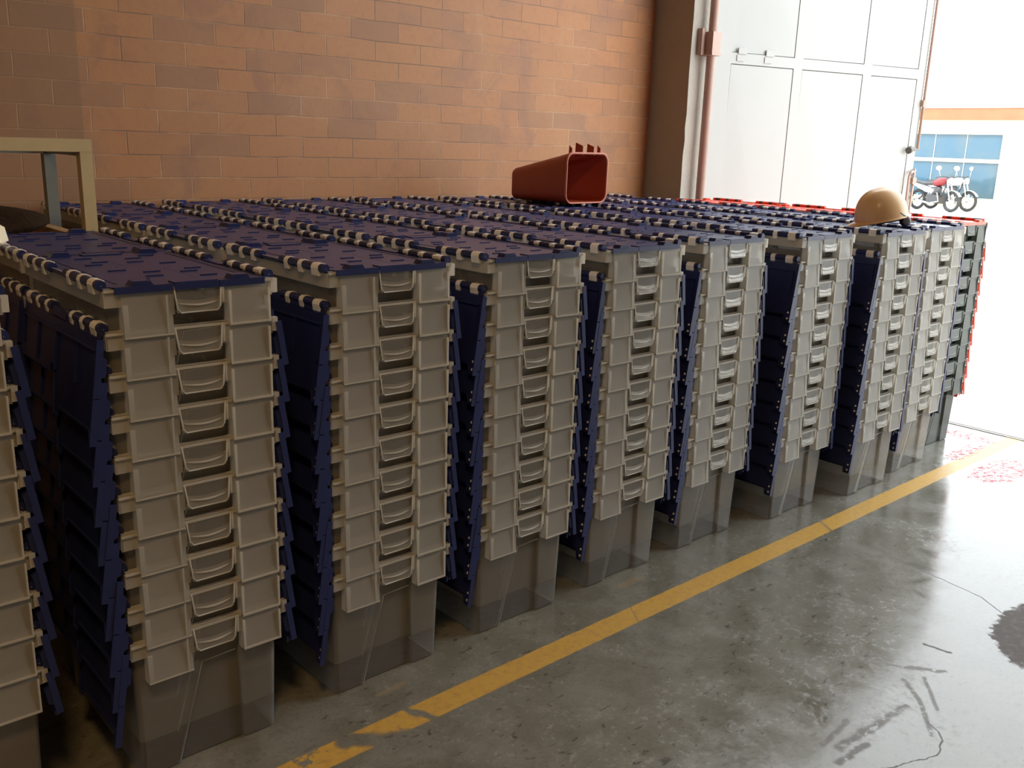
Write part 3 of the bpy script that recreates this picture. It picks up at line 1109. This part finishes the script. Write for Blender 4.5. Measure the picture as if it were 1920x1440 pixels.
MT['tyre'] = simple('tyre_rubber', (0.03, 0.03, 0.032), 0.8)
MT['chrome'] = simple('chrome', (0.75, 0.75, 0.78), 0.2, 0.02, Metallic=1.0)
MT['mred'] = simple('dark_red_tank_paint', (0.20, 0.018, 0.02), 0.3)
MT['msilver'] = simple('silver_bodywork', (0.60, 0.60, 0.62), 0.3)
MT['mblack'] = simple('black_engine_paint', (0.04, 0.04, 0.045), 0.4)


def motorcycle(loc, rz, tank, label, group):
    r_ = empty('motorcycle', loc, rz, label, 'motorcycle', group)

    def wheel(x):
        mb = MB()
        rings = []
        for j in range(28):
            a = 2 * math.pi * j / 28
            ring = [(x + (.262 + .045 * math.cos(b)) * math.cos(a), .042 * math.sin(b), .305 + (.262 + .045 * math.cos(b)) * math.sin(a)) for b in (2 * math.pi * q / 10 for q in range(10))]
            rings.append(ring)
        mb.loft(rings + [rings[0]], 0, True)
        ob = mb.build('wheel', MT['tyre'], r_)
        mb = MB()
        mb.tube([(x, -.06, .305), (x, .06, .305)], .05, 0, 12)
        for j in range(7):
            a = 2 * math.pi * j / 7
            mb.tube([(x, 0, .305), (x + .24 * math.cos(a), 0, .305 + .24 * math.sin(a))], .009, 0, 5)
        mb.build('rim', MT['chrome'], ob)
    wheel(.66)
    wheel(-.62)
    for s in (-1, 1):
        mb = MB()
        mb.tube([(.66, s * .075, .305), (.56, s * .075, .62), (.46, s * .07, .93)], [.022, .024, .018], 0, 8)
        mb.build('fork', MT['chrome'], r_)
        mb = MB()
        mb.tube([(.40, s * .30, 1.02), (.38, s * .36, 1.20)], .007, 0, 6)
        mb.loft([[(.38 + dx, s * .37 + .115 * k_ * math.cos(t), 1.26 + .075 * k_ * math.sin(t)) for t in (2 * math.pi * j / 14 for j in range(14))] for dx, k_ in ((-.012, .3), (-.01, 1), (.012, .9), (.02, .3))], 0, True, True, True)
        mb.build('mirror', MT['chrome'], r_)
    mb = MB()
    mb.tube([(.30, -.38, .98), (.38, -.22, 1.03), (.46, 0, 1.0), (.38, .22, 1.03), (.30, .38, .98)], .014, 0, 8)
    mb.build('handlebar', MT['mblack'], r_)
    mb = MB()
    mb.loft([[(x, w_ * math.cos(t), z + h_ * math.sin(t)) for t in (2 * math.pi * j / 14 for j in range(14))] for x, w_, h_, z in ((-.08, .05, .04, .80), (-.02, .12, .10, .82), (.15, .14, .13, .85), (.32, .12, .11, .88), (.40, .05, .05, .90))], 0, True, True, True)
    mb.build('tank', MT[tank], r_)
    mb = MB()
    mb.loft([[(x, w_ * math.cos(t), z + h_ * math.sin(t)) for t in (2 * math.pi * j / 12 for j in range(12))] for x, w_, h_, z in ((-.85, .04, .02, .88), (-.70, .12, .045, .84), (-.35, .14, .05, .79), (-.08, .10, .05, .80), (-.02, .05, .03, .82))], 0, True, True, True)
    mb.build('seat', MT['mblack'], r_)
    mb = MB()
    mb.loft([[(x, w_ * math.cos(t), z + h_ * math.sin(t)) for t in (2 * math.pi * j / 12 for j in range(12))] for x, w_, h_, z in ((-.80, .05, .05, .76), (-.55, .11, .09, .70), (-.25, .12, .10, .62), (-.10, .08, .08, .58))], 0, True, True, True)
    mb.build('side_cover', MT['msilver'], r_)
    mb = MB()
    mb.box(-.18, .24, -.13, .13, .22, .48)
    mb.tube([(.05, 0, .45), (.16, 0, .72)], [.12, .09], 0, 10)
    mb.build('engine', MT['mblack'], r_)
    mb = MB()
    mb.tube([(.22, -.14, .55), (.30, -.15, .30), (.0, -.17, .22), (-.4, -.18, .28), (-.85, -.19, .36)], [.02, .022, .025, .035, .045], 0, 8)
    mb.build('exhaust', MT['chrome'], r_)
    mb = MB()
    mb.tube([(.44, 0, .95), (.1, 0, .70), (-.2, 0, .66), (-.62, .09, .33)], .02, 0, 8)
    mb.tube([(.44, 0, .90), (.28, 0, .45), (-.1, 0, .22), (-.62, -.09, .33)], .02, 0, 8)
    mb.build('frame', MT['mblack'], r_)
    mb = MB()
    mb.loft([[(x, .10 * k_ * math.cos(t), .90 + .10 * k_ * math.sin(t)) for t in (2 * math.pi * j / 14 for j in range(14))] for x, k_ in ((.44, .4), (.50, .9), (.56, 1), (.58, .9), (.59, .2))], 0, True, True, True)
    mb.build('headlight', MT['chrome'], r_)
    mb = MB()
    rows = []
    for j in range(9):
        a = R(30 + 100 * j / 8)
        rows.append([(.66 + .335 * math.cos(a), yy, .305 + .335 * math.sin(a) - abs(yy) * .3) for yy in (-.06, -.03, 0, .03, .06)])
    mb.loft(rows, 0, True, closed=False)
    mb.build('mudguard', MT['msilver'], r_)
    return r_


motorcycle((28.0, 10.95, 0), R(-108), 'mred', 'parked motorcycle with a dark red tank before the blue window', 'motorcycles in the yard')
motorcycle((28.9, 10.9, 0), R(-102), 'msilver', 'silver motorcycle parked behind the one with the red tank', 'motorcycles in the yard')
motorcycle((28.2, 12.6, 0), R(-108), 'msilver', 'silver motorcycle half hidden by the edge of the white door leaf', 'motorcycles in the yard')
